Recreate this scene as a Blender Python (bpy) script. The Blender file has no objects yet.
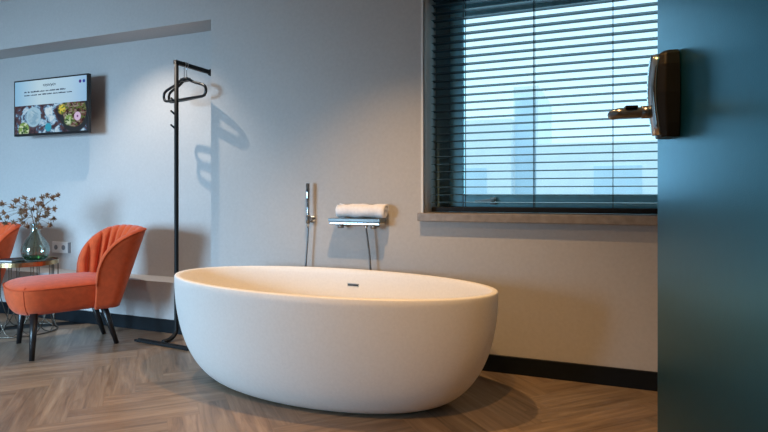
import bpy, bmesh, math, random
from mathutils import Vector, Matrix
R = math.radians
random.seed(7)
S = bpy.context.scene
COL = S.collection

# ------------------------------------------------------------ camera, world, light, exposure
cam = bpy.data.objects.new('camera', bpy.data.cameras.new('camera'))
COL.objects.link(cam)
cam.location = (0, 0, 0.9)
cam.rotation_euler = (R(90), 0, R(22.066))
cam.data.sensor_width = 36
cam.data.lens = 36 * 560 / 768
cam.data.shift_y = -22 / 768
cam.data.clip_start = 0.05
S.camera = cam

S.view_settings.view_transform = 'Standard'
S.view_settings.look = 'None'
S.view_settings.gamma = 1
S.view_settings.use_curve_mapping = False
S.view_settings.exposure = 0.0

W = bpy.data.worlds.new('daylight')
S.world = W
W.use_nodes = True
W.node_tree.nodes['Background'].inputs[0].default_value = (0.56, 0.85, 1.0, 1)
W.node_tree.nodes['Background'].inputs[1].default_value = 1.7


def area(name, loc, rot, sx, sy, power, color, spread=180):
    l = bpy.data.lights.new(name, 'AREA')
    l.shape = 'RECTANGLE'
    l.size, l.size_y = sx, sy
    l.energy = power
    l.color = color
    l.spread = R(spread)
    o = bpy.data.objects.new(name, l)
    COL.objects.link(o)
    o.location = loc
    o.rotation_euler = rot
    return o


def spot(name, loc, power, color, angle=120, blend=0.6, target=None, size=0.02):
    l = bpy.data.lights.new(name, 'SPOT')
    l.energy = power
    l.color = color
    l.spot_size = R(angle)
    l.spot_blend = blend
    l.shadow_soft_size = size
    o = bpy.data.objects.new(name, l)
    COL.objects.link(o)
    o.location = loc
    if target:
        d = Vector(target) - Vector(loc)
        o.rotation_euler = d.to_track_quat('-Z', 'Y').to_euler()
    return o


# daylight entering by the window in view (just outside its glass) and by the one in the front wall
area('window_daylight', (-0.26, 3.42, 1.45), (R(-90), 0, 0), 1.3, 1.3, 7, (0.36, 0.76, 1.0))
area('front_window_daylight', (-3.95, -2.02, 1.0), (R(71), 0, R(-1)), 1.8, 1.3, 116, (0.44, 0.71, 0.98), 82)
WARM = (1.0, 0.54, 0.19)
spot('ceiling_spot_chairs', (-2.845, 2.475, 2.33), 72, (1.0, 0.87, 0.74), 97, 0.6, None, 0.012)
spot('ceiling_spot_bath', (-0.98, 1.95, 2.33), 105, (1.0, 0.60, 0.27), 100, 0.75)
spot('ceiling_spot_entry', (-0.45, 0.75, 2.33), 100, WARM, 125, 0.8)


# ------------------------------------------------------------ materials
def mat(name, color, rough=0.5, metal=0.0, spec=0.5, noise=0.0, nscale=40, bump=0.0, bscale=200, coat=0.0, sheen=0.0):
    m = bpy.data.materials.new(name)
    m.use_nodes = True
    nt = m.node_tree
    b = nt.nodes['Principled BSDF']
    b.inputs['Base Color'].default_value = (*color, 1)
    b.inputs['Roughness'].default_value = rough
    b.inputs['Metallic'].default_value = metal
    b.inputs['Specular IOR Level'].default_value = spec
    b.inputs['Coat Weight'].default_value = coat
    b.inputs['Sheen Weight'].default_value = sheen
    tc = nt.nodes.new('ShaderNodeTexCoord')
    if noise > 0:
        n = nt.nodes.new('ShaderNodeTexNoise')
        n.inputs['Scale'].default_value = nscale
        n.inputs['Detail'].default_value = 5
        nt.links.new(tc.outputs['Object'], n.inputs['Vector'])
        r = nt.nodes.new('ShaderNodeMapRange')
        r.inputs['From Min'].default_value = 0.3
        r.inputs['From Max'].default_value = 0.7
        r.inputs['To Min'].default_value = 1 - noise
        r.inputs['To Max'].default_value = 1 + noise
        nt.links.new(n.outputs['Fac'], r.inputs['Value'])
        mx = nt.nodes.new('ShaderNodeVectorMath')
        mx.operation = 'SCALE'
        mx.inputs[0].default_value = color
        nt.links.new(r.outputs[0], mx.inputs['Scale'])
        nt.links.new(mx.outputs[0], b.inputs['Base Color'])
    if bump > 0:
        n2 = nt.nodes.new('ShaderNodeTexNoise')
        n2.inputs['Scale'].default_value = bscale
        n2.inputs['Detail'].default_value = 3
        nt.links.new(tc.outputs['Object'], n2.inputs['Vector'])
        bp = nt.nodes.new('ShaderNodeBump')
        bp.inputs['Strength'].default_value = bump
        bp.inputs['Distance'].default_value = 0.002
        nt.links.new(n2.outputs['Fac'], bp.inputs['Height'])
        nt.links.new(bp.outputs[0], b.inputs['Normal'])
    return m


def glass_mat(name, color, refl=0.06, rough=0.0):
    """thin clear glass: see-through tint plus a fresnel-like reflection"""
    m = bpy.data.materials.new(name)
    m.use_nodes = True
    nt = m.node_tree
    nt.nodes.clear()
    out = nt.nodes.new('ShaderNodeOutputMaterial')
    tr = nt.nodes.new('ShaderNodeBsdfTransparent')
    tr.inputs[0].default_value = (*color, 1)
    gl = nt.nodes.new('ShaderNodeBsdfGlossy')
    gl.inputs['Roughness'].default_value = rough
    lw = nt.nodes.new('ShaderNodeLayerWeight')
    lw.inputs[0].default_value = 0.35
    ma = nt.nodes.new('ShaderNodeMath')
    ma.operation = 'MULTIPLY_ADD'
    ma.inputs[1].default_value = 0.5
    ma.inputs[2].default_value = refl
    nt.links.new(lw.outputs['Fresnel'], ma.inputs[0])
    mx = nt.nodes.new('ShaderNodeMixShader')
    nt.links.new(ma.outputs[0], mx.inputs[0])
    nt.links.new(tr.outputs[0], mx.inputs[1])
    nt.links.new(gl.outputs[0], mx.inputs[2])
    nt.links.new(mx.outputs[0], out.inputs[0])
    return m


def oak_mat():
    m = bpy.data.materials.new('oak_planks')
    m.use_nodes = True
    nt = m.node_tree
    b = nt.nodes['Principled BSDF']
    uv = nt.nodes.new('ShaderNodeUVMap')
    uv.uv_map = 'plank'
    mp = nt.nodes.new('ShaderNodeMapping')
    mp.inputs['Scale'].default_value = (2.2, 26, 1)
    nt.links.new(uv.outputs[0], mp.inputs[0])
    n = nt.nodes.new('ShaderNodeTexNoise')
    n.inputs['Scale'].default_value = 1.0
    n.inputs['Detail'].default_value = 6
    n.inputs['Roughness'].default_value = 0.62
    n.inputs['Distortion'].default_value = 0.9
    nt.links.new(mp.outputs[0], n.inputs['Vector'])
    mp2 = nt.nodes.new('ShaderNodeMapping')
    mp2.inputs['Scale'].default_value = (7, 110, 1)
    nt.links.new(uv.outputs[0], mp2.inputs[0])
    n2 = nt.nodes.new('ShaderNodeTexNoise')
    n2.inputs['Scale'].default_value = 1.0
    n2.inputs['Detail'].default_value = 3
    nt.links.new(mp2.outputs[0], n2.inputs['Vector'])
    add = nt.nodes.new('ShaderNodeMath')
    add.operation = 'MULTIPLY_ADD'
    add.inputs[1].default_value = 0.16
    nt.links.new(n2.outputs['Fac'], add.inputs[0])
    nt.links.new(n.outputs['Fac'], add.inputs[2])
    cr = nt.nodes.new('ShaderNodeValToRGB')
    e = cr.color_ramp.elements
    e[0].position = 0.36
    e[0].color = (0.125, 0.085, 0.058, 1)
    e[1].position = 0.80
    e[1].color = (0.34, 0.255, 0.18, 1)
    k = e.new(0.56)
    k.color = (0.225, 0.160, 0.110, 1)
    nt.links.new(add.outputs[0], cr.inputs[0])
    at = nt.nodes.new('ShaderNodeAttribute')
    at.attribute_name = 'tone'
    mx = nt.nodes.new('ShaderNodeMix')
    mx.data_type = 'RGBA'
    mx.blend_type = 'MULTIPLY'
    mx.inputs['Factor'].default_value = 1
    nt.links.new(cr.outputs[0], mx.inputs['A'])
    nt.links.new(at.outputs['Color'], mx.inputs['B'])
    nt.links.new(mx.outputs['Result'], b.inputs['Base Color'])
    b.inputs['Roughness'].default_value = 0.33
    b.inputs['Specular IOR Level'].default_value = 0.6
    bp = nt.nodes.new('ShaderNodeBump')
    bp.inputs['Strength'].default_value = 0.25
    bp.inputs['Distance'].default_value = 0.001
    nt.links.new(add.outputs[0], bp.inputs['Height'])
    nt.links.new(bp.outputs[0], b.inputs['Normal'])
    return m


def screen_mat():
    """television picture: pale band on top, a busy photograph of plates of food below"""
    m = bpy.data.materials.new('television_picture')
    m.use_nodes = True
    nt = m.node_tree
    nt.nodes.clear()
    L = nt.links.new
    out = nt.nodes.new('ShaderNodeOutputMaterial')
    em = nt.nodes.new('ShaderNodeEmission')
    em.inputs[1].default_value = 0.75
    gl = nt.nodes.new('ShaderNodeBsdfGlossy')
    gl.inputs['Roughness'].default_value = 0.15
    mxs = nt.nodes.new('ShaderNodeMixShader')
    mxs.inputs[0].default_value = 0.05
    uv = nt.nodes.new('ShaderNodeUVMap')
    uv.uv_map = 'UVMap'
    sp = nt.nodes.new('ShaderNodeSeparateXYZ')
    L(uv.outputs[0], sp.inputs[0])

    def ramp(stops, const=False):
        c = nt.nodes.new('ShaderNodeValToRGB')
        if const:
            c.color_ramp.interpolation = 'CONSTANT'
        el = c.color_ramp.elements
        el[0].position, el[0].color = stops[0][0], (*stops[0][1], 1)
        el[1].position, el[1].color = stops[-1][0], (*stops[-1][1], 1)
        for p, cc in stops[1:-1]:
            k = el.new(p)
            k.color = (*cc, 1)
        return c

    def mixc(fac, a, b):
        x = nt.nodes.new('ShaderNodeMix')
        x.data_type = 'RGBA'
        L(fac, x.inputs['Factor'])
        for sock, v in (('A', a), ('B', b)):
            if isinstance(v, tuple):
                x.inputs[sock].default_value = (*v, 1)
            else:
                L(v, x.inputs[sock])
        return x.outputs['Result']

    def math_(op, a, b, clamp=False):
        x = nt.nodes.new('ShaderNodeMath')
        x.operation = op
        x.use_clamp = clamp
        for i, v in enumerate((a, b)):
            if isinstance(v, (int, float)):
                x.inputs[i].default_value = v
            else:
                L(v, x.inputs[i])
        return x.outputs[0]

    def disc(cx, cy, rad, soft=0.02):
        dx = math_('MULTIPLY', math_('SUBTRACT', sp.outputs[0], cx), 1.8)
        dy = math_('SUBTRACT', sp.outputs[1], cy)
        d = math_('SQRT', math_('ADD', math_('MULTIPLY', dx, dx), math_('MULTIPLY', dy, dy)), 0)
        return math_('DIVIDE', math_('SUBTRACT', rad, d), soft, True)
    # table, scattered dark dishes and pale cloth
    mp = nt.nodes.new('ShaderNodeMapping')
    mp.inputs['Scale'].default_value = (7, 4.5, 1)
    mp.inputs['Rotation'].default_value = (0, 0, 0.7)
    L(uv.outputs[0], mp.inputs[0])
    nz = nt.nodes.new('ShaderNodeTexNoise')
    nz.inputs['Scale'].default_value = 0.9
    nz.inputs['Detail'].default_value = 6
    nz.inputs['Roughness'].default_value = 0.65
    nz.inputs['Distortion'].default_value = 0.8
    L(mp.outputs[0], nz.inputs['Vector'])
    base = ramp([(0.0, (0.01, 0.01, 0.02)), (0.38, (0.03, 0.03, 0.05)), (0.46, (0.12, 0.07, 0.08)), (0.51, (0.06, 0.12, 0.22)), (0.54, (0.30, 0.55, 0.80)), (0.62, (0.70, 0.88, 1.0))])
    L(nz.outputs['Fac'], base.inputs[0])
    c = base.outputs[0]
    vo = nt.nodes.new('ShaderNodeTexVoronoi')
    vo.inputs['Scale'].default_value = 34
    L(uv.outputs[0], vo.inputs['Vector'])
    sv = nt.nodes.new('ShaderNodeSeparateXYZ')
    L(vo.outputs['Color'], sv.inputs[0])
    food = ramp([(0, (0.05, 0.02, 0.02)), (0.25, (0.16, 0.07, 0.06)), (0.5, (0.12, 0.17, 0.05)), (0.75, (0.30, 0.25, 0.20)), (1, (0.1, 0.05, 0.05))], True)
    L(sv.outputs[0], food.inputs[0])
    salad = ramp([(0, (0.25, 0.42, 0.12)), (0.5, (0.65, 0.8, 0.55)), (0.8, (0.05, 0.12, 0.05)), (1, (0.8, 0.9, 0.8))], True)
    L(sv.outputs[1], salad.inputs[0])
    ring_ = ramp([(0.0, (0.10, 0.22, 0.34)), (0.45, (0.28, 0.50, 0.68)), (0.6, (0.62, 0.84, 0.96))])
    L(nz.outputs['Fac'], ring_.inputs[0])
    c = mixc(disc(0.27, 0.31, 0.20), c, (0.40, 0.66, 0.85))
    c = mixc(disc(0.27, 0.30, 0.15), c, ring_.outputs[0])
    c = mixc(disc(0.13, 0.08, 0.15), c, salad.outputs[0])
    c = mixc(disc(0.84, 0.33, 0.36), c, (0.03, 0.04, 0.05))
    c = mixc(disc(0.84, 0.36, 0.29), c, food.outputs[0])
    yel = ramp([(0, (0.20, 0.30, 0.06)), (0.4, (0.85, 0.70, 0.10)), (1, (0.75, 0.50, 0.05))], True)
    L(sv.outputs[2], yel.inputs[0])
    c = mixc(disc(0.67, 0.42, 0.11, .05), c, yel.outputs[0])
    c = mixc(disc(0.76, 0.22, 0.12, .05), c, salad.outputs[0])
    c = mixc(disc(0.88, 0.27, 0.085, 0.01), c, (0.80, 0.62, 0.90))
    c = mixc(disc(0.88, 0.27, 0.025, 0.01), c, (0.2, 0.05, 0.25))
    c = mixc(disc(0.48, 0.10, 0.09), c, (0.05, 0.42, 0.62))
    topm = math_('GREATER_THAN', sp.outputs[1], 0.535)
    sky = ramp([(0, (0.30, 0.62, 0.92)), (0.35, (0.62, 0.86, 1.0)), (0.8, (0.52, 0.78, 1.0)), (1, (0.38, 0.66, 0.98))])
    L(sp.outputs[0], sky.inputs[0])
    c = mixc(topm, c, sky.outputs[0])
    # badge and two violet marks in the upper right corner
    c = mixc(disc(0.915, 0.90, 0.035, 0.01), c, (0.10, 0.02, 0.25))
    c = mixc(disc(0.965, 0.90, 0.035, 0.01), c, (0.03, 0.08, 0.45))
    L(c, em.inputs[0])
    L(em.outputs[0], mxs.inputs[1])
    L(gl.outputs[0], mxs.inputs[2])
    L(mxs.outputs[0], out.inputs[0])
    return m


M = {
    'wall': mat('wall_paint', (0.50, 0.485, 0.475), 0.85, spec=0.2, noise=0.035, nscale=60, bump=0.35, bscale=260),
    'wallfront': mat('wall_panel_brown', (0.22, 0.15, 0.10), 0.7, spec=0.2, noise=0.1, nscale=6),
    'ceiling': mat('ceiling_paint', (0.75, 0.75, 0.74), 0.9, spec=0.1, noise=0.02),
    'skirting': mat('skirting_paint', (0.005, 0.008, 0.011), 0.4, spec=0.25, noise=0.1),
    'sill': mat('sill_stone', (0.27, 0.235, 0.205), 0.35, noise=0.22, nscale=25),
    'bead': mat('bead_white', (0.72, 0.72, 0.70), 0.5, noise=0.02),
    'frame': mat('window_frame_grey', (0.16, 0.27, 0.32), 0.5, noise=0.05),
    'sash': mat('window_sash_blue_grey', (0.40, 0.80, 0.90), 0.4, noise=0.05),
    'slat': mat('blind_slat', (0.020, 0.050, 0.065), 0.35, noise=0.04),
    'cord': mat('blind_cord', (0.02, 0.03, 0.04), 0.8, noise=0.1),
    'door': mat('door_paint', (0.016, 0.20, 0.33), 0.30, metal=0.92, spec=0.3, noise=0.03, bump=0.15, bscale=350),
    'black': mat('black_steel', (0.006, 0.007, 0.008), 0.55, spec=0.25, noise=0.1),
    'blackplastic': mat('black_plastic', (0.010, 0.010, 0.011), 0.3, noise=0.1),
    'lockdark': mat('lock_dark_bronze', (0.008, 0.007, 0.0065), 0.4, metal=0.0, spec=0.3, noise=0.1),
    'chrome': mat('chrome', (0.62, 0.65, 0.68), 0.12, metal=1.0, noise=0.02),
    'shelfglass': mat('shelf_smoked_glass', (0.10, 0.15, 0.19), 0.22, spec=0.6, noise=0.03),
    'steel': mat('brushed_steel', (0.24, 0.25, 0.26), 0.28, metal=1.0, noise=0.05),
    'bath': mat('bath_solid_surface', (0.87, 0.85, 0.82), 0.45, spec=0.35, noise=0.025, nscale=90, bump=0.12, bscale=400),
    'velvet': mat('orange_velvet', (0.56, 0.085, 0.024), 0.75, spec=0.12, noise=0.12, nscale=30, sheen=0.18, bump=0.2, bscale=600),
    'piping': mat('orange_piping', (0.50, 0.08, 0.03), 0.8, spec=0.1, noise=0.1),
    'legblack': mat('black_wood', (0.010, 0.009, 0.010), 0.35, noise=0.2),
    'brass': mat('brass', (0.50, 0.33, 0.17), 0.25, metal=1.0, noise=0.06),
    'tray': glass_mat('tabletop_glass', (0.30, 0.38, 0.36), 0.18),
    'wire': mat('wire_bronze', (0.12, 0.10, 0.08), 0.4, metal=0.8, noise=0.1),
    'towel': mat('towel_terry', (0.92, 0.91, 0.93), 0.95, spec=0.05, noise=0.05, nscale=70, bump=0.9, bscale=260),
    'socket': mat('socket_white', (0.70, 0.70, 0.70), 0.35, noise=0.02),
    'greyplastic': mat('grey_plastic', (0.20, 0.21, 0.23), 0.4, noise=0.05),
    'seed': mat('dried_seed_head', (0.20, 0.11, 0.06), 0.9, noise=0.35, nscale=120),
    'stem': mat('dried_stem', (0.17, 0.11, 0.06), 0.9, noise=0.2),
    'vase': glass_mat('green_glass', (0.90, 0.975, 0.95), 0.06),
    'pane': glass_mat('window_glass', (0.94, 0.97, 0.98), 0.03),
    'book': mat('dark_cover', (0.015, 0.022, 0.035), 0.4, noise=0.15),
    'paper': mat('paper', (0.7, 0.68, 0.64), 0.8, noise=0.04),
    'ink': mat('screen_ink', (0.01, 0.02, 0.06), 0.8, noise=0.05),
    'facade': mat('pale_facade', (0.86, 0.90, 0.93), 0.9, noise=0.03, nscale=2),
    'facadedark': mat('facade_recess', (0.62, 0.76, 0.86), 0.7, noise=0.05, nscale=2),
    'ground': mat('street_ground', (0.35, 0.38, 0.40), 0.9, noise=0.1, nscale=3),
    'spotrim': mat('spot_white', (0.8, 0.8, 0.8), 0.5, noise=0.02),
}
M['oak'] = oak_mat()
M['screen'] = screen_mat()


# ------------------------------------------------------------ helpers
def obj(name, bm, m, parent=None, smooth=False, loc=None, rot=None, bevel=0, normals=True):
    me = bpy.data.meshes.new(name)
    if normals:
        bmesh.ops.recalc_face_normals(bm, faces=bm.faces)
    bm.to_mesh(me)
    bm.free()
    for x in (m if isinstance(m, (list, tuple)) else [m]):
        me.materials.append(x)
    if smooth:
        for p in me.polygons:
            p.use_smooth = True
    o = bpy.data.objects.new(name, me)
    COL.objects.link(o)
    if parent:
        o.parent = parent
    if loc:
        o.location = loc
    if rot:
        o.rotation_euler = rot
    if bevel:
        b = o.modifiers.new('bevel', 'BEVEL')
        b.width = bevel
        b.segments = 3
        b.limit_method = 'ANGLE'
    return o


def tag(o, label, cat, group=None):
    o['label'] = label
    o['category'] = cat
    if group:
        o['group'] = group
    return o


def thing(name, label, cat, loc=(0, 0, 0), rz=0, group=None):
    o = bpy.data.objects.new(name, None)
    COL.objects.link(o)
    o.empty_display_size = 0.1
    o.location = loc
    o.rotation_euler = (0, 0, rz)
    return tag(o, label, cat, group)


def struct(o):
    o['kind'] = 'structure'
    return o


def box(bm, x0, x1, y0, y1, z0, z1):
    r = bmesh.ops.create_cube(bm, size=1)
    for v in r['verts']:
        v.co = Vector(((x0 + x1) / 2 + v.co.x * (x1 - x0), (y0 + y1) / 2 + v.co.y * (y1 - y0), (z0 + z1) / 2 + v.co.z * (z1 - z0)))
    return r['verts']


def tube(bm, pts, r, n=10, closed=False, taper=None):
    """swept round tube through pts"""
    pts = [Vector(p) for p in pts]
    N = len(pts)
    rings = []
    up = Vector((0.13, 0.21, 0.97)).normalized()
    prev = None
    for i, p in enumerate(pts):
        if closed:
            t = (pts[(i + 1) % N] - pts[i - 1]).normalized()
        else:
            t = (pts[min(i + 1, N - 1)] - pts[max(i - 1, 0)]).normalized()
        if prev is None:
            a = t.cross(up)
            if a.length < 0.05:
                a = t.cross(Vector((1, 0, 0)))
        else:
            a = prev - t * prev.dot(t)
        a.normalize()
        prev = a
        b = t.cross(a)
        rr = r if taper is None else taper[i]
        rings.append([bm.verts.new(p + a * math.cos(2 * math.pi * k / n) * rr + b * math.sin(2 * math.pi * k / n) * rr) for k in range(n)])
    for i in range(N if closed else N - 1):
        A, B = rings[i], rings[(i + 1) % N]
        if closed and i == N - 1:   # align the seam
            best = min(range(n), key=lambda s_: (A[0].co - B[s_].co).length)
            B = B[best:] + B[:best]
        for k in range(n):
            bm.faces.new((A[k], A[(k + 1) % n], B[(k + 1) % n], B[k]))
    if not closed:
        bm.faces.new(rings[0])
        bm.faces.new(rings[-1][::-1])


def lathe(bm, prof, n=32, cx=0, cy=0, cap=True):
    rings = [[bm.verts.new((cx + r * math.cos(2 * math.pi * k / n), cy + r * math.sin(2 * math.pi * k / n), z)) for k in range(n)] for r, z in prof]
    for A, B in zip(rings, rings[1:]):
        for k in range(n):
            bm.faces.new((A[k], A[(k + 1) % n], B[(k + 1) % n], B[k]))
    if cap:
        bm.faces.new(rings[0][::-1])
        bm.faces.new(rings[-1])


def smooth_path(pts, k=6, closed=False):
    """Catmull-Rom through pts"""
    P = [Vector(p) for p in pts]
    n = len(P)
    out = []
    for i in range(n if closed else n - 1):
        p1, p2 = P[i], P[(i + 1) % n]
        p0 = P[i - 1] if (closed or i > 0) else p1
        p3 = P[(i + 2) % n] if (closed or i + 2 < n) else p2
        for j in range(k):
            t = j / k
            out.append(0.5 * ((2 * p1) + (p2 - p0) * t + (2 * p0 - 5 * p1 + 4 * p2 - p3) * t * t + (3 * p1 - p0 - 3 * p2 + p3) * t ** 3))
    if not closed:
        out.append(P[-1])
    return out


def copy_tree(o, parent=None):
    c = o.copy()
    COL.objects.link(c)
    if parent:
        c.parent = parent
    for ch in [x for x in bpy.data.objects if x.parent == o]:
        copy_tree(ch, c)
    return c


# ------------------------------------------------------------ room shell
YB = 2.846            # face of the back wall
CH = 2.354            # ceiling height
XL, XR, YF = -5.4, 0.36, -1.8
NX, NZ0, NZ1, ND = -2.324, 0.326, 1.995, 0.20   # niche: right edge, ledge, top, depth
WX0, WX1, WZ0, WZ1 = -0.925, 0.345, 0.80, 2.02    # window opening

bm = bmesh.new()
L_, W_ = 0.62, 0.124
uvl = bm.loops.layers.uv.new('plank')
col = bm.loops.layers.float_color.new('tone')
rot45 = Matrix.Rotation(R(45), 2)
g = 0.0007


def plank(x0, y0, x1, y1, along_x):
    t = random.uniform(0.80, 1.12)
    w = random.uniform(-0.03, 0.03)
    ou, ov = random.uniform(0, 50), random.uniform(0, 50)
    cs = [(x0 + g, y0 + g), (x1 - g, y0 + g), (x1 - g, y1 - g), (x0 + g, y1 - g)]
    w2 = [rot45 @ Vector(c) for c in cs]
    mx, my = sum(p.x for p in w2) / 4, sum(p.y for p in w2) / 4
    if not (XL - 0.4 < mx - 2.0 + 0 < 2.2 and YF - 0.4 < my < YB + 0.4):
        return
    f = bm.faces.new([bm.verts.new((p.x - 2.0, p.y, 0)) for p in w2])
    for lp, c in zip(f.loops, cs):
        u, v = (c[0] - x0, c[1] - y0) if along_x else (c[1] - y0, c[0] - x0)
        lp[uvl].uv = (u + ou, v + ov)
        lp[col] = (t + w, t, t - w, 1)


for i in range(-110, 111):
    for j in range(-14, 15):
        ox, oy = i * W_ + j * L_, i * W_ - j * L_
        plank(ox, oy, ox + L_, oy + W_, True)
        plank(ox, oy + W_, ox + W_, oy + W_ + L_, False)
for co, no in (((XL - .2, 0, 0), (-1, 0, 0)), ((1.5, 0, 0), (1, 0, 0)), ((0, YF - .1, 0), (0, -1, 0)), ((0, YB + .1, 0), (0, 1, 0))):
    bmesh.ops.bisect_plane(bm, geom=bm.verts[:] + bm.edges[:] + bm.faces[:], plane_co=co, plane_no=no, clear_outer=True)
for f in bm.faces:
    if f.normal.z < 0:
        f.normal_flip()
    f.material_index = 0
nb = len(bm.faces)
box(bm, XL - .2, 1.5, YF - .1, YB + .1, -0.10, -0.0012)
bm.faces.ensure_lookup_table()
for f in bm.faces[nb:]:
    f.material_index = 1
floor = struct(obj('floor', bm, [M['oak'], M['skirting']], normals=False))

bm = bmesh.new()
box(bm, XL - .2, 1.5, YF - .2, YB + .5, CH, CH + .12)
struct(obj('ceiling', bm, M['ceiling']))

bm = bmesh.new()
T = YB + 0.42
box(bm, XL, NX, YB, T, -.1, NZ0)
box(bm, XL, NX, YB, T, NZ1, CH)
box(bm, XL, NX, YB + ND, T, NZ0, NZ1)
box(bm, NX, WX0, YB, T, -.1, CH)
box(bm, WX0, WX1, YB, T, -.1, WZ0 - .042)
box(bm, WX0, WX1, YB, T, WZ1, CH)
box(bm, WX1, 1.5, YB, T, -.1, CH)
struct(obj('wall_back', bm, M['wall']))

bm = bmesh.new()
box(bm, XL - .25, XL, YF - .2, T, -.1, CH)
struct(obj('wall_left', bm, M['wall']))
bm = bmesh.new()      # front wall, behind the camera, with its own window opening
LX0, LX1, LZ0, LZ1 = -4.95, -2.95, 0.3, 1.75
box(bm, XL, LX0, YF - .2, YF, -.1, CH)
box(bm, LX1, 1.5, YF - .2, YF, -.1, CH)
box(bm, LX0, LX1, YF - .2, YF, -.1, LZ0)
box(bm, LX0, LX1, YF - .2, YF, LZ1, CH)
struct(obj('wall_front', bm, M['wallfront']))

DY0, DY1, DH = 0.61, 1.545, 2.12     # doorway in the right wall
bm = bmesh.new()
box(bm, .275, XR + .1, YF, DY0, -.1, CH)
box(bm, XR, XR + .1, DY1, YB, -.1, CH)
box(bm, XR, XR + .1, DY0, DY1, DH, CH)
struct(obj('wall_right', bm, M['wall']))
bm = bmesh.new()
box(bm, 1.4, 1.5, YF, YB, -.1, CH)
struct(obj('wall_hallway', bm, M['wall']))

bm = bmesh.new()
box(bm, XL, XR, YB - .014, YB, 0, .086)
struct(obj('baseboard_back', bm, M['skirting'], bevel=.002))
bm = bmesh.new()
box(bm, XR - .014, XR, DY1 + .06, YB - .014, 0, .086)
struct(obj('baseboard_right', bm, M['skirting'], bevel=.002))
bm = bmesh.new()
box(bm, XL, XL + .014, YF, YB - .014, 0, .086)
struct(obj('baseboard_left', bm, M['skirting'], bevel=.002))

# window in the back wall
win = bpy.data.objects.new('window_1', None)
COL.objects.link(win)
win.location = (0, 0, 0)
struct(win)
FY = YB + 0.205
bm = bmesh.new()
fw = 0.085
for a in ((WX0, WX0 + fw, WZ0, WZ1), (WX1 - .03, WX1, WZ0, WZ1), (WX0 + fw, WX1 - .03, WZ0, WZ0 + .030), (WX0 + fw, WX1 - .03, WZ1 - .06, WZ1)):
    box(bm, a[0], a[1], FY, FY + .08, a[2], a[3])
obj('window_frame', bm, M['frame'], win, bevel=.004)
bm = bmesh.new()
sx0, sx1, sz0, sz1 = WX0 + fw, WX1 - .03, WZ0 + .030, WZ1 - .06
sw = 0.072
for a in ((sx0, sx0 + sw, sz0, sz1), (sx1 - .045, sx1, sz0, sz1), (sx0 + sw, sx1 - .045, sz0, sz0 + .065), (sx0 + sw, sx1 - .045, sz1 - .07, sz1)):
    box(bm, a[0], a[1], FY + .012, FY + .07, a[2], a[3])
sash = obj('sash', bm, M['sash'], win, bevel=.005)
bm = bmesh.new()
box(bm, sx0 + sw, sx1 - .045, FY + .035, FY + .043, sz0 + .065, sz1 - .07)
obj('glass_pane', bm, M['pane'], sash)
bm = bmesh.new()
box(bm, -0.610, -0.580, FY - .010, FY + .012, sz0 + .012, sz0 + .052)
tube(bm, smooth_path([(-.595, FY - .005, sz0 + .035), (-.595, FY - .035, sz0 + .037), (-.61, FY - .042, sz0 + .036), (-.685, FY - .042, sz0 + .028)], 4), .008, 8)
obj('window_handle', bm, M['bead'], sash, smooth=True)
bm = bmesh.new()
box(bm, WX0 - .022, WX1 - .001, YB - .046, YB, WZ0 - .042, WZ0)
box(bm, WX0 + .001, WX1 - .001, YB - .001, FY, WZ0 - .042, WZ0)
obj('window_sill', bm, M['sill'], win, bevel=.003)
bm = bmesh.new()
box(bm, WX0 - .015, WX0 + .003, YB - .003, YB + .0, WZ0, WZ1)
box(bm, WX0 - .002, WX0 + .003, YB - .003, YB + .045, WZ0, WZ1)
box(bm, WX0, WX0 + .004, YB + .04, FY, WZ0, WZ1)
obj('corner_bead', bm, M['bead'], win)

# venetian blind
CORDS = (-0.730, -0.365, 0.009)
bl = thing('venetian_blind', 'dark horizontal slat blind hanging lowered and open in front of the window', 'blind', ((WX0 + WX1) / 2, YB + .105, WZ0))
bx0, bx1 = WX0 + .018 - (WX0 + WX1) / 2, WX1 - .012 - (WX0 + WX1) / 2
bm = bmesh.new()
box(bm, bx0, bx1, -.028, .028, WZ1 - WZ0 - .06, WZ1 - WZ0 - .003)
obj('headrail', bm, M['slat'], bl, bevel=.003)
bm = bmesh.new()
pitch = .0413
zz = 0.054
while zz < WZ1 - WZ0 - .07:
    # gently crowned slat, slightly tilted
    n = 6
    rows = []
    for i in range(n + 1):
        y = -.025 + .05 * i / n
        z = zz + .0035 * (1 - (y / .025) ** 2) + y * math.tan(R(-1.2))
        rows.append((y, z))
    for dz in (0,):
        top = [[bm.verts.new((x, y, z + .0011)) for (y, z) in rows] for x in (bx0, bx1)]
        bot = [[bm.verts.new((x, y, z - .0011)) for (y, z) in rows] for x in (bx0, bx1)]
        for i in range(n):
            bm.faces.new((top[0][i], top[1][i], top[1][i + 1], top[0][i + 1]))
            bm.faces.new((bot[0][i], bot[0][i + 1], bot[1][i + 1], bot[1][i]))
        for i in (0, n):
            bm.faces.new((top[0][i], top[1][i], bot[1][i], bot[0][i]))
        for e in (0, 1):
            bm.faces.new(top[e] + bot[e][::-1])
    zz += pitch
obj('slat_panel', bm, M['slat'], bl)
bm = bmesh.new()
box(bm, bx0, bx1, -.026, .026, .006, .030)
obj('bottom_rail', bm, M['black'], bl, bevel=.004)
for cx in CORDS:
    x = cx - (WX0 + WX1) / 2
    bm = bmesh.new()
    for y in (-.027, .027):
        box(bm, x - .0018, x + .0018, y - .001, y + .001, .02, WZ1 - WZ0 - .05)
    k = 0.054
    while k < WZ1 - WZ0 - .07:
        box(bm, x - .001, x + .001, -.027, .027, k - .0035, k - .0025)
        k += pitch
    obj('ladder_cord', bm, M['cord'], bl)

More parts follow.
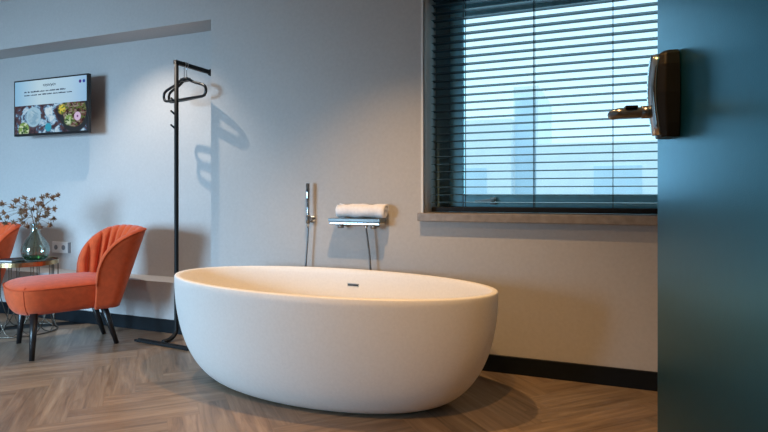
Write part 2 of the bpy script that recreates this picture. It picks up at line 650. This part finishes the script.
# window in the front wall
w2 = bpy.data.objects.new('window_2', None)
COL.objects.link(w2)
struct(w2)
bm = bmesh.new()
for a in ((LX0, LX0 + .06, LZ0, LZ1), (LX1 - .06, LX1, LZ0, LZ1), ((LX0 + LX1) / 2 - .04, (LX0 + LX1) / 2 + .04, LZ0 + .06, LZ1 - .06), (LX0 + .06, LX1 - .06, LZ0, LZ0 + .06), (LX0 + .06, LX1 - .06, LZ1 - .06, LZ1)):
    box(bm, a[0], a[1], YF - .16, YF - .10, a[2], a[3])
obj('window_frame', bm, M['frame'], w2)
bm = bmesh.new()
box(bm, LX0 + .06, LX1 - .06, YF - .135, YF - .128, LZ0 + .06, LZ1 - .06)
obj('glass_pane', bm, M['pane'], w2)

# ------------------------------------------------------------ door, ajar on the right
HX, HY = 0.257, 0.631           # hinge line
DANG = math.atan2(1.519 - HY, 0.1045 - HX)   # direction from hinge to free edge
door = bpy.data.objects.new('door_1', None)
COL.objects.link(door)
door.location = (HX, HY, 0)
door.rotation_euler = (0, 0, DANG)
struct(door)
# local: +x from hinge to free edge; +y is the room side (towards -X world)
bm = bmesh.new()
box(bm, 0, .90, -.044, 0, .008, 2.09)
obj('door_panel', bm, M['door'], door, bevel=.003)
bm = bmesh.new()
box(bm, XR - .012, XR + .112, DY1 - .03, DY1 + .03, 0, DH + .03)
box(bm, .262, XR + .112, DY0 - .004, DY0 + .012, 0, DH + .03)
box(bm, XR - .012, XR + .112, DY0, DY1 - .03, DH - .03, DH + .03)
struct(obj('trim_1', bm, M['skirting']))
# electronic lock: tapered case, curved polished front, lever
bm = bmesh.new()
prof = [(0.0, .034), (.03, .038), (.095, .041), (.155, .039), (.179, .034), (.187, .028)]
rings = []
lx = .748
for z, hw in prof:
    d = .035 + .009 * math.sin(math.pi * min(1, z / .21)) - (.010 if z > .18 else 0)
    rings.append([bm.verts.new((lx + x, y, 1.022 + z)) for x, y in ((-hw, 0.0005), (hw, 0.0005), (hw, d * .72), (hw * .72, d), (0, d * 1.06), (-hw * .72, d), (-hw, d * .72))])
for A, B in zip(rings, rings[1:]):
    for k in range(7):
        bm.faces.new((A[k], A[(k + 1) % 7], B[(k + 1) % 7], B[k]))
bm.faces.new(rings[0][::-1])
bm.faces.new(rings[-1])
lock = obj('lock_case', bm, M['lockdark'], door, bevel=.003)
bm = bmesh.new()
rings = []
for i in range(13):
    z = .006 + .174 * i / 12
    hw = .026 if 0 < i < 12 else .021
    d = .040 + .011 * math.sin(math.pi * min(1, (z) / .208))
    rings.append([bm.verts.new((lx + x * hw, d - .010 + yy, 1.022 + z)) for x, yy in ((-1, 0), (1, 0), (1, .010), (.5, .0145), (0, .016), (-.5, .0145), (-1, .010))])
for A, B in zip(rings, rings[1:]):
    for k in range(7):
        bm.faces.new((A[k], A[(k + 1) % 7], B[(k + 1) % 7], B[k]))
bm.faces.new(rings[0][::-1])
bm.faces.new(rings[-1])
obj('lock_faceplate', bm, M['chrome'], lock, smooth=True)
bm = bmesh.new()
lz = 1.080
tube(bm, [(lx, .045, lz), (lx, .070, lz)], .014, 16)
P = smooth_path([(lx, .066, lz), (lx + .004, .098, lz), (lx + .008, .116, lz), (lx + .030, .128, lz - .002)], 6)
tube(bm, P, .011, 14, taper=[.0115] * (len(P) - 4) + [.0115, .011, .010, .008])
lv = obj('lever_handle', bm, M['steel'], door, smooth=True)
bm = bmesh.new()
box(bm, lx - .012, lx + .010, .078, .104, lz + .009, lz + .0145)
obj('thumb_tab', bm, M['lockdark'], lv, bevel=.002)

# ------------------------------------------------------------ outside
bd = thing('building', 'pale building face seen faintly through the glass behind the blind', 'building', (-1.6, 15.0, -3))
bm = bmesh.new()
box(bm, -4.4, -.85, 0, 4, 0, 5.9)
box(bm, -.85, -.2, .4, 4, 0, 6.8)
box(bm, -.2, 9.0, 0, 4, 0, 5.2)
obj('facade', bm, M['facade'], bd)
bm = bmesh.new()
box(bm, -.80, -.25, .38, .42, .5, 6.5)
obj('recess', bm, M['facadedark'], bd)
for x0 in (1.2, 3.4, 5.6, -2.6):
    bm = bmesh.new()
    box(bm, x0, x0 + 1.1, -.03, .05, 3.4, 4.6)
    obj('window', bm, M['facadedark'], bd)
bm = bmesh.new()
box(bm, -30, 30, 3.6, 40, -3.1, -3.0)
struct(obj('ground_street', bm, M['ground']))

# ------------------------------------------------------------ bathtub
RB = R(-3.26)
tub = thing('bathtub', 'large off-white oval freestanding bathtub standing on the wooden floor', 'bathtub', (-1.2547, 2.316, 0), RB)
A_, B_, H_ = 0.8286, 0.3993, 0.5


def scale_at(t, b, p):
    return b + (1 - b) * (1 - (1 - t) ** p) ** (1 / p)


bm = bmesh.new()
NT = 96


def ring(a, b, z):
    return [bm.verts.new((a * math.cos(2 * math.pi * k / NT), b * math.sin(2 * math.pi * k / NT), z)) for k in range(NT)]


rg = [ring(A_ * .57, B_ * .52, 0.0)]
for i in range(1, 25):
    t = (i / 24) ** 1.4
    k = scale_at(t, .60, 2.2)
    rg.append(ring(A_ * k, B_ * k, max(.002, (H_ - .006) * t)))
rg.append(ring(A_ - .003, B_ - .003, H_ - .001))
rg.append(ring(A_ - .007, B_ - .007, H_))
rg.append(ring(A_ - .024, B_ - .022, H_))
rg.append(ring(A_ - .029, B_ - .026, H_ - .004))
ai, bi = A_ - .031, B_ - .028
zi = .085
for i in range(1, 25):
    t = 1 - i / 24
    t = t ** 1.3
    k = scale_at(t, .52, 2.1)
    rg.append(ring(ai * k, bi * k, zi + (H_ - .006 - zi) * t))
for k in (.4, .25, .1):
    rg.append(ring(ai * k, bi * k, zi - .004 * (1 - k)))
for Aa, Bb in zip(rg, rg[1:]):
    for k in range(NT):
        bm.faces.new((Aa[k], Aa[(k + 1) % NT], Bb[(k + 1) % NT], Bb[k]))
bm.faces.new(rg[0][::-1])
bm.faces.new(rg[-1])
obj('tub_body', bm, M['bath'], tub, smooth=True)
# overflow slot on the inside of the far wall
from mathutils.bvhtree import BVHTree
tb = [c for c in bpy.data.objects if c.parent == tub][0]
bmt = bmesh.new()
bmt.from_mesh(tb.data)
bv = BVHTree.FromBMesh(bmt)
mw = Matrix.Translation((-1.2547, 2.316, 0)) @ Matrix.Rotation(RB, 4, 'Z')
ca, sa = math.cos(R(22.066)), math.sin(R(22.066))
u_, v_ = (353.3 - 384) / 560, (194 - 285) / 560
d_ = Vector((-sa + u_ * ca, ca + u_ * sa, v_))
im = mw.inverted()
o_ = im @ Vector((0, 0, .9))
h_, n_, _, _ = bv.ray_cast(o_, (im.to_3x3() @ d_).normalized())
bmt.free()
if n_.y > 0:
    n_ = -n_
ov = bpy.data.objects.new('overflow_slot', None)
bm = bmesh.new()
box(bm, -.034, .034, -.008, .008, -.002, .0035)
q = n_.to_track_quat('Z', 'X')
xx = Vector((1, 0, 0))
xx = (xx - n_ * xx.dot(n_)).normalized()
yy = n_.cross(xx)
mt = Matrix((xx, yy, n_)).transposed()
for v in bm.verts:
    v.co = mt @ v.co + h_
ovm = obj('overflow_trim', bm, M['chrome'], tub, bevel=.002)
bm = bmesh.new()
box(bm, -.031, .031, -.0045, .0045, .003, .0045)
for v in bm.verts:
    v.co = mt @ v.co + h_
obj('overflow_opening', bm, M['blackplastic'], ovm)
bpy.data.objects.remove(ov)

# ------------------------------------------------------------ wall mixer, hand shower, towel
mx = thing('bath_mixer', 'chrome wall mixer with flat shelf top, above the middle of the bathtub', 'tap', (-1.285, YB, .745))
bm = bmesh.new()
box(bm, -.158, .150, -.105, -.012, .004, .022)
obj('shelf_top', bm, M['shelfglass'], mx, bevel=.002)
bm = bmesh.new()
box(bm, -.155, .147, -.100, -.006, -.014, .004)
obj('mixer_body', bm, M['chrome'], mx, bevel=.006)
for x in (-.105, .095):
    bm = bmesh.new()
    lathe(bm, [(.010, -.034), (.018, -.032), (.019, -.012)], 20, x, -.055)
    obj('control_knob', bm, M['steel'], mx, smooth=True)
for x in (-.09, .09):
    bm = bmesh.new()
    tube(bm, [(x, -.008, 0), (x, .0, 0)], .028, 20)
    obj('wall_flange', bm, M['chrome'], mx, smooth=True)
bm = bmesh.new()
lathe(bm, [(.008, -.030), (.010, -.028), (.010, -.012)], 16, .050, -.06)
obj('hose_outlet', bm, M['chrome'], mx, smooth=True)

hs = thing('hand_shower', 'slim chrome stick hand shower in a wall holder left of the mixer', 'shower', (-1.597, YB, .755))
bm = bmesh.new()
tube(bm, [(0, 0, 0), (0, -.008, 0)], .021, 20)
tube(bm, [(0, -.006, 0), (-.004, -.038, 0)], .010, 14)
obj('holder', bm, M['chrome'], hs, smooth=True)
bm = bmesh.new()
lathe(bm, [(.006, -.025), (.0125, -.020), (.0125, .022), (.008, .026)], 18, -.006, -.046)
obj('holder_cup', bm, M['steel'], hs, smooth=True)
bm = bmesh.new()
lathe(bm, [(.006, -.045), (.0085, -.03), (.0095, .05), (.0105, .10), (.0125, .112), (.0125, .203), (.010, .207)], 20, -.006, -.046)
obj('shower_stick', bm, M['chrome'], hs, smooth=True)
bm = bmesh.new()
x2 = -1.285 + .050 + 1.597
P = smooth_path([(-.006, -.046, -.045), (-.010, -.045, -.12), (-.018, -.046, -.22), (-.020, -.048, -.36), (.02, -.05, -.50), (.16, -.05, -.56), (.30, -.05, -.50), (x2 + .018, -.05, -.36), (x2 + .020, -.052, -.22), (x2 + .010, -.056, -.12), (x2, -.06, -.042)], 8)
tube(bm, P, .0055, 8)
obj('hose', bm, M['steel'], hs, smooth=True)

# rolled towel lying on the mixer shelf: a wound spiral of terry cloth
tw = thing('towel', 'white towel rolled up, lying on the chrome mixer shelf', 'towel', (-1.262, YB - .057, .7675 + .041))
bm = bmesh.new()


def towel_roll(bm, x0, x1, turns, r0, r1, th, sq=.93, jit=0.003):
    n = int(turns * 28)
    NX_ = 14
    inner, outer = [], []
    for i in range(n + 1):
        f = i / n
        a = f * turns * 2 * math.pi - 2.6
        r = r0 + (r1 - r0) * f
        ro, ri = [], []
        for j in range(NX_ + 1):
            x = x0 + (x1 - x0) * j / NX_
            w = jit * math.sin(a * 2 + j * .9) + jit * .6 * math.sin(j * 1.7 + a)
            rr = r + w * f
            ro.append(bm.verts.new((x + .004 * math.sin(a * 1.3) * (1 if j in (0, NX_) else 0), rr * math.cos(a), sq * rr * math.sin(a))))
            rr -= th
            ri.append(bm.verts.new((x, rr * math.cos(a), sq * rr * math.sin(a))))
        outer.append(ro)
        inner.append(ri)
    for i in range(n):
        for j in range(NX_):
            bm.faces.new((outer[i][j], outer[i][j + 1], outer[i + 1][j + 1], outer[i + 1][j]))
            bm.faces.new((inner[i][j], inner[i + 1][j], inner[i + 1][j + 1], inner[i][j + 1]))
        for j in (0, NX_):
            bm.faces.new((outer[i][j], outer[i + 1][j], inner[i + 1][j], inner[i][j]))
    for i in (0, n):
        for j in range(NX_):
            bm.faces.new((outer[i][j], outer[i][j + 1], inner[i][j + 1], inner[i][j]))


towel_roll(bm, -.145, .142, 3.6, .010, .042, .0078)
obj('towel_cloth', bm, M['towel'], tw, smooth=True)

# ------------------------------------------------------------ television
tv = thing('television', 'flat black television switched on, on the wall above the orange chairs', 'television', (-3.834, 2.94, 1.548))
bm = bmesh.new()
box(bm, -.39, .39, -.040, -.014, -.212, .212)
obj('television_case', bm, M['blackplastic'], tv, bevel=.004)
bm = bmesh.new()
vs = [bm.verts.new(c) for c in ((-.375, -.0415, -.194), (.375, -.0415, -.194), (.375, -.0415, .200), (-.375, -.0415, .200))]
f = bm.faces.new(vs)
ul = bm.loops.layers.uv.new('UVMap')
for lp, c in zip(f.loops, ((0, 0), (1, 0), (1, 1), (0, 1))):
    lp[ul].uv = c
scr = obj('screen', bm, M['screen'], tv, normals=False)
bm = bmesh.new()
random.seed(21)


def word(x0, x1, z, h):
    x = x0
    while x < x1:
        w = random.uniform(.004, .009)
        box(bm, x, x + w, -.0425, -.0416, z, z + h * random.choice((.7, 1, 1, 1.3)))
        x += w + random.uniform(.0015, .003)


x = -.27
while x < .17:      # two lines of small writing
    w = random.uniform(.02, .055)
    word(x, x + w, .094 + .018, .008)
    x += w + .012
x = -.27
while x < .21:
    w = random.uniform(.03, .075)
    word(x, x + w, .088, .007)
    x += w + .012
obj('screen_writing', bm, M['ink'], scr)
bm = bmesh.new()     # script-like heading
pts = [(-.068 + .004 * i + .004 * math.sin(i * 1.9), -.0422, .158 + .009 * math.sin(i * 1.35) * (1.5 if i in (8, 9, 22, 23) else 1)) for i in range(34)]
tube(bm, pts, .0017, 5)
obj('screen_heading', bm, M['ink'], scr)
bm = bmesh.new()
box(bm, -.12, .12, -.014, .030, -.10, .10)
box(bm, -.05, .05, .028, .1060, -.06, .06)
obj('wall_bracket', bm, M['black'], tv)

# double wall socket with a switch strip
so = thing('wall_socket', 'white double wall socket with dark strip, between vase and orange chair', 'socket', (-3.885, YB + ND, .492))
bm = bmesh.new()
box(bm, -.105, .063, -.010, 0, -.042, .042)
obj('socket_plate', bm, M['socket'], so, bevel=.003)
for x in (-.061, .019):
    bm = bmesh.new()
    tube(bm, [(x, -.0095, 0), (x, -.0115, 0)], .019, 20)
    obj('socket_well', bm, M['greyplastic'], so, smooth=False)
bm = bmesh.new()
box(bm, .066, .084, -.010, 0, -.040, .040)
obj('dark_strip', bm, M['greyplastic'], so)

# ------------------------------------------------------------ clothes rail
PX, PY, PT = -2.484, 2.72, 1.725
rk = thing('clothes_rail', 'slim black metal clothes rail with low foot bar, beside the bathtub', 'clothes rail', (PX, PY, 0))
bm = bmesh.new()
r0 = .0135
arc = [(0, -.075 + .075 * math.cos(a), .070 - .055 * math.sin(a)) for a in [math.pi / 2 * i / 8 for i in range(9)]]
P = [(0, 0, PT - .004)] + [(0, 0, z) for z in (1.2, .6, .2)] + arc[0:] + [(0, -.112, .015)]
tube(bm, P, r0, 12)
obj('pole', bm, M['black'], rk, smooth=True)
bm = bmesh.new()
a0, a1 = Vector((-.208, -.110, 0)), Vector((.235, -.150, 0))
dd = (a1 - a0).normalized()
nn = Vector((-dd.y, dd.x, 0))
for s0 in (-.020, .006):
    vs = box(bm, 0, 1, 0, 1, 0, 1)
    for v in vs:
        c = v.co.copy()
        v.co = a0 + dd * (c.x * (a1 - a0).length) + nn * (s0 + c.y * .014) + Vector((0, 0, .003 + c.z * .012))
for s_ in (.02, .42):
    vs = box(bm, 0, 1, 0, 1, 0, 1)
    for v in vs:
        c = v.co.copy()
        v.co = a0 + dd * (s_ + c.x * .03) + nn * (-.020 + c.y * .04) + Vector((0, 0, 0 + c.z * .006))
obj('foot_bar', bm, M['black'], rk, bevel=.002)
bm = bmesh.new()
box(bm, -.0125, .0125, -.0125, YB + ND - PY - .008, PT - .025, PT)
obj('top_arm', bm, M['black'], rk, bevel=.002)
bm = bmesh.new()
tube(bm, [(0, YB + ND - PY - .012, PT - .012), (0, YB + ND - PY, PT - .012)], .023, 20)
obj('wall_flange', bm, M['black'], rk, smooth=False)
for z in (1.465, 1.386, 1.300):
    bm = bmesh.new()
    tube(bm, [(0, -.004, z), (-.022, -.013, z + .020), (-.030, -.016, z + .028)], .006, 8)
    obj('coat_peg', bm, M['black'], rk, smooth=True)


def hanger(loc, rz, label):
    t = thing('clothes_hanger', label, 'hanger', loc, rz, 'black hangers on the clothes rail')
    bm = bmesh.new()
    pts = [(0, 0, -.052), (.030, 0, -.060), (.085, 0, -.085), (.150, 0, -.106), (.178, 0, -.122), (.186, 0, -.145), (.180, 0, -.166), (.160, 0, -.178),
           (.08, 0, -.180), (0, 0, -.181), (-.08, 0, -.180), (-.160, 0, -.178), (-.180, 0, -.166), (-.186, 0, -.145), (-.178, 0, -.122), (-.150, 0, -.106), (-.085, 0, -.085), (-.030, 0, -.060)]
    pts = [(a * 1.13, b, c - .035) for a, b, c in pts]
    tube(bm, smooth_path(pts, 4, True), .0085, 8, True)
    vs = box(bm, -.035, .035, -.006, .006, -.103, -.083)
    obj('hanger_frame', bm, M['blackplastic'], t, smooth=True)
    bm = bmesh.new()
    pts = [(0, 0, -.085), (0, 0, -.050), (0, 0, -.022), (.010, 0, -.012), (.0175, 0, .002), (.012, 0, .014), (0, 0, .0185), (-.012, 0, .014), (-.017, 0, .004)]
    tube(bm, smooth_path(pts, 4), .0021, 7)
    obj('hook', bm, M['chrome'], t, smooth=True)
    return t


hanger((PX, PY + .068, PT - .013), R(-12), 'black plastic coat hanger on the rail arm, nearer the pole')
hanger((PX, PY + .090, PT - .013), R(-17), 'black plastic coat hanger on the rail arm, nearer the wall')

# ------------------------------------------------------------ orange shell chairs


def make_chair(loc, rz, label):
    t = thing('cocktail_chair', label, 'chair', loc, rz, 'orange velvet cocktail chairs')
    # seat: plump cushion block, rounded in plan and crowned on top
    bm = bmesh.new()
    N = 72
    y0, y1 = -.325, .20

    def outline(ins, z, crown=0):
        out = []
        cy, hy = (y0 + y1) / 2, (y1 - y0) / 2
        for k in range(N):
            a = 2 * math.pi * k / N
            ex = 2 / 5.0
            cx_ = math.copysign(abs(math.cos(a)) ** ex, math.cos(a))
            sy = math.copysign(abs(math.sin(a)) ** ex, math.sin(a))
            y = cy + (hy - ins) * sy
            hwid = .262 - .050 * max(0, (y - y0) / (y1 - y0)) - .018 * (1 - cx_ * cx_) * 0
            x = (hwid - ins) * cx_
            yy = y
            if sy < -.2:      # bowed front edge
                yy -= .035 * (1 - (x / .262) ** 2) * (-sy)
            out.append(bm.verts.new((x, yy, z)))
        return out
    prof = [(.085, .232), (.055, .234), (.036, .242), (.022, .262), (.008, .300), (.001, .350), (.0, .374), (.006, .384), (.018, .392), (.045, .402), (.085, .410), (.13, .414), (.18, .416)]
    rg = [outline(i, z) for i, z in prof]
    for a, b in zip(rg, rg[1:]):
        for k in range(N):
            bm.faces.new((a[k], a[(k + 1) % N], b[(k + 1) % N], b[k]))
    bm.faces.new(rg[0][::-1])
    bm.faces.new(rg[-1])
    seams = [[rg[l][k].co.copy() for l in (10, 8, 7, 6, 5, 4, 3, 2)][1:] for k in (N * 5 // 8, N * 7 // 8)]
    seat = obj('seat', bm, M['velvet'], t, smooth=True)
    bm = bmesh.new()
    ring_ = [v.co.copy() for v in outline(-.001, .379)]
    bm.free()
    bm = bmesh.new()
    tube(bm, ring_, .0035, 6, True)
    for sm in seams:
        tube(bm, sm, .0025, 6)
    obj('seat_piping', bm, M['piping'], seat, smooth=True)
    # fluted shell backrest wrapping the seat
    bm = bmesh.new()
    U = 144
    NF = 13
    zb = .232
    loops = []
    edge = []
    for i in range(U + 1):
        u = -1 + 2 * i / U
        au = abs(u)
        SIDE = .74
        if au < SIDE:
            ph = (u / SIDE) * math.pi / 2
            bx, by = math.sin(ph), math.cos(ph)
            bx = math.copysign(abs(bx) ** .75, bx)
            by = abs(by) ** .75
            fwd = 0
        else:
            bx, by = math.copysign(1, u), 0
            fwd = (au - SIDE) / (1 - SIDE)
        # profile of the shell: a quarter arc from the wing tips up to the back
        prog = .42 * (1 - fwd) + .58 * by
        zt = .37 + (.684 - .37) * math.sqrt(max(0, 1 - (1 - prog) ** 2)) ** .9
        fl = abs(math.sin(math.pi * NF * (u + 1) / 2)) ** .6
        V = 12

        def pt(v, inn):
            z = zb + (zt - zb) * v
            hgt = (z - zb)
            rx = .222 + .080 * (hgt / .48) ** .8
            x = bx * rx
            y = .055 + prog * (.165 + .33 * hgt)
            if inn:
                th = .036 + .032 * fl * min(1, (1.0 - v) * 6 + .6)
                nx, ny = -bx, -by
                if fwd > 0:
                    nx, ny = -math.copysign(1, u), 0
                ln = math.hypot(nx, ny) or 1
                x += nx / ln * th
                y += ny / ln * th
            return Vector((x, y, z))
        lp = [pt(v / V, False) for v in range(V + 1)]
        pi_ = [pt(v / V, True) for v in range(V + 1)]
        top = (lp[-1] + pi_[-1]) / 2 + Vector((0, 0, .012 + .004 * fl))
        lp[-1].z -= .002
        pi_[-1].z -= .002
        edge.append(lp[-1] + Vector((0, 0, .002)))
        loops.append([bm.verts.new(p) for p in lp + [top] + pi_[::-1]])
    n = len(loops[0])
    for a, b in zip(loops, loops[1:]):
        for k in range(n):
            bm.faces.new((a[k], a[(k + 1) % n], b[(k + 1) % n], b[k]))
    bm.faces.new(loops[0])
    bm.faces.new(loops[-1][::-1])
    back = obj('backrest', bm, M['velvet'], t, smooth=True)
    bm = bmesh.new()
    tube(bm, edge, .004, 6)
    obj('back_piping', bm, M['piping'], back, smooth=True)
    for sx in (-1, 1):
        bm = bmesh.new()
        tube(bm, [(sx * .195, -.245, .245), (sx * .235, -.262, 0)], .02, 14, taper=[.021, .013])
        obj('leg', bm, M['legblack'], t, smooth=True)
        bm = bmesh.new()
        tube(bm, [(sx * .135, .115, .245), (sx * .145, .190, 0)], .02, 14, taper=[.021, .013])
        obj('leg', bm, M['legblack'], t, smooth=True)
    return t


ch = make_chair((-2.98, 2.425, 0), R(-27.7), 'orange velvet chair with fluted shell back and black legs, the nearer one, whole in view')
c2 = copy_tree(ch)
c2.location = (-4.07, 2.36, 0)
c2.rotation_euler = (0, 0, R(10))
c2['label'] = 'orange velvet chair cut off at the left edge, behind the wire table'

# ------------------------------------------------------------ side table with vase
TX, TY, TZ, TR = -3.565, 2.520, .462, .195
tb_ = thing('side_table', 'round brass-rimmed wire side table behind the near orange chair', 'table', (TX, TY, 0))
bm = bmesh.new()
lathe(bm, [(TR - .006, TZ - .008), (TR - .004, TZ - .003), (TR - .006, TZ)], 64)
obj('tabletop', bm, M['tray'], tb_)
bm = bmesh.new()
nn_ = 64
prof = [(TR - .008, TZ - .022), (TR, TZ - .022), (TR, TZ + .006), (TR - .004, TZ + .006), (TR - .004, TZ - .010), (TR - .008, TZ - .010)]
rgs = [[bm.verts.new((r * math.cos(2 * math.pi * k / nn_), r * math.sin(2 * math.pi * k / nn_), z)) for k in range(nn_)] for r, z in prof]
for i in range(len(rgs)):
    a, b = rgs[i], rgs[(i + 1) % len(rgs)]
    for k in range(nn_):
        bm.faces.new((a[k], a[(k + 1) % nn_], b[(k + 1) % nn_], b[k]))
obj('brass_rim', bm, M['brass'], tb_, smooth=False)
bm = bmesh.new()
tube(bm, [((TR - .006) * math.cos(a), (TR - .006) * math.sin(a), .006) for a in [2 * math.pi * k / 64 for k in range(64)]], .004, 6, True)
obj('base_ring', bm, M['wire'], tb_, smooth=True)
NL = 10
for i in range(NL):
    a = 2 * math.pi * (i + .35) / NL
    rr = TR - .006
    for da in (-.035, .035):
        bm = bmesh.new()
        pts = [(rr * math.cos(a + da), rr * math.sin(a + da), TZ - .014), (rr * math.cos(a + da), rr * math.sin(a + da), .22)]
        s_ = 1 if da > 0 else -1
        for j in range(1, 11):
            f = j / 10
            aa = a + da + s_ * (2 * math.pi / NL) * (f ** 1.6)
            z = .22 * (1 - math.sin(f * math.pi / 2)) + .008
            r2 = rr * (1 - .10 * math.sin(math.pi * f))
            pts.append((r2 * math.cos(aa), r2 * math.sin(aa), z))
        tube(bm, pts, .0030, 6)
        obj('leg', bm, M['wire'], tb_, smooth=True)

VX, VY = -3.485, 2.535
va = thing('vase', 'green glass bottle vase holding dried flowers, on the side table', 'vase', (VX, VY, TZ + .001))
bm = bmesh.new()
pr = [(.030, 0), (.060, .004), (.078, .035), (.083, .070), (.076, .105), (.056, .140), (.036, .168), (.027, .195), (.026, .225), (.032, .243), (.031, .245),
      (.023, .226), (.023, .196), (.032, .168), (.052, .139), (.072, .104), (.079, .070), (.074, .036), (.056, .010), (.02, .008)]
lathe(bm, pr, 40)
obj('vase_body', bm, M['vase'], va, smooth=True)
bm = bmesh.new()
lathe(bm, [(.020, .0095), (.056, .011), (.070, .030), (.068, .034), (.02, .034)], 32)
obj('glass_base', bm, glass_mat('green_glass_thick', (0.35, 0.68, 0.45), 0.06), va, smooth=True)

# dried umbels: a stem, rays fanning out, a spiky seed head at each tip
random.seed(5)
fl_specs = [((-.045, .0, .325), [(-.115, -.02, .365), (-.16, .02, .335), (-.075, .01, .385), (-.20, 0, .300), (-.10, .02, .315), (-.165, -.02, .275), (-.055, -.02, .345), (-.235, .01, .265), (-.205, -.01, .355), (-.13, .03, .375)]),
            ((.010, .005, .300), [(.030, .02, .390), (.075, .0, .400), (.045, -.02, .352), (.105, .01, .385), (.085, -.01, .320), (.015, .01, .350), (.12, .0, .325), (.06, .01, .300), (.135, .01, .400), (-.02, .01, .375)]),
            ((-.015, -.01, .275), [(-.06, .0, .285), (-.10, .02, .260), (-.135, -.01, .240), (.0, .01, .262), (-.075, .0, .240), (-.03, .03, .320), (-.19, .0, .235), (-.115, .03, .295), (-.05, -.02, .305)]),
            ((.020, .0, .262), [(.055, .01, .275), (.035, -.01, .215), (.085, .01, .222), (-.030, -.03, .222), (.075, .0, .290), (.02, .0, .280), (.10, .02, .262), (.05, .0, .335)])]
labs = ['dried brown seed umbel leaning left, highest on its side of the vase', 'dried brown seed umbel leaning right and tallest over the green vase',
        'dried brown seed umbel spreading low to the left of the vase neck', 'dried brown seed umbel drooping low to the right of the vase neck']
sc = 1.0
for (hub, tips), lab in zip(fl_specs, labs):
    fr = thing('dried_flower', lab, 'dried flower', (VX, VY, TZ + .012), 0, 'dried flowers in the green vase')
    hub = Vector(hub)
    bm = bmesh.new()
    tube(bm, smooth_path([(hub.x * .4 - .004, hub.y, .03), (hub.x * .12, hub.y * .5, .14), (hub.x * .25, hub.y * .6, .215), hub], 5), .0024, 6)
    obj('stem', bm, M['stem'], fr, smooth=True)
    for tp in tips:
        # screen-right is roughly (0.93, 0.38) in the room's plan
        tp = Vector((tp[0] * .93 - tp[1] * .38, tp[0] * .38 + tp[1] * .93, tp[2]))
        tp.z += .10 * max(0, tp.z - .27)
        tp.y = max(-.12, min(.12, tp.y))
        bm = bmesh.new()
        mid = (hub + tp) / 2 + Vector((0, 0, .008))
        tube(bm, smooth_path([hub, mid, tp], 3), .0011, 5)
        ray_ = obj('ray', bm, M['stem'], fr, smooth=True)
        bm = bmesh.new()
        out = (tp - hub).normalized()
        for q in range(20):
            d = Vector((random.gauss(0, 1), random.gauss(0, 1), random.gauss(0, 1))).normalized()
            d = (d + out * .5).normalized()
            ln = random.uniform(.019, .030)
            tube(bm, [tp, tp + d * ln * .55, tp + d * ln], .002, 5, taper=[.0013, .0030, .0008])
        bmesh.ops.create_icosphere(bm, subdivisions=1, radius=.0095, matrix=Matrix.Translation(tp))
        obj('seed_head', bm, M['seed'], fr)

bk = thing('booklet', 'dark thin booklet lying flat on the side table left of the vase', 'booklet', (TX - .075, TY - .055, TZ + .0005), R(12))
bm = bmesh.new()
box(bm, -.070, .070, -.05, .05, .0015, .0085)
obj('pages', bm, M['paper'], bk)
bm = bmesh.new()
box(bm, -.073, .073, -.053, .053, .0085, .0105)
box(bm, -.073, .073, -.053, .053, 0, .0015)
box(bm, -.075, -.071, -.053, .053, 0, .0105)
obj('cover', bm, M['book'], bk)
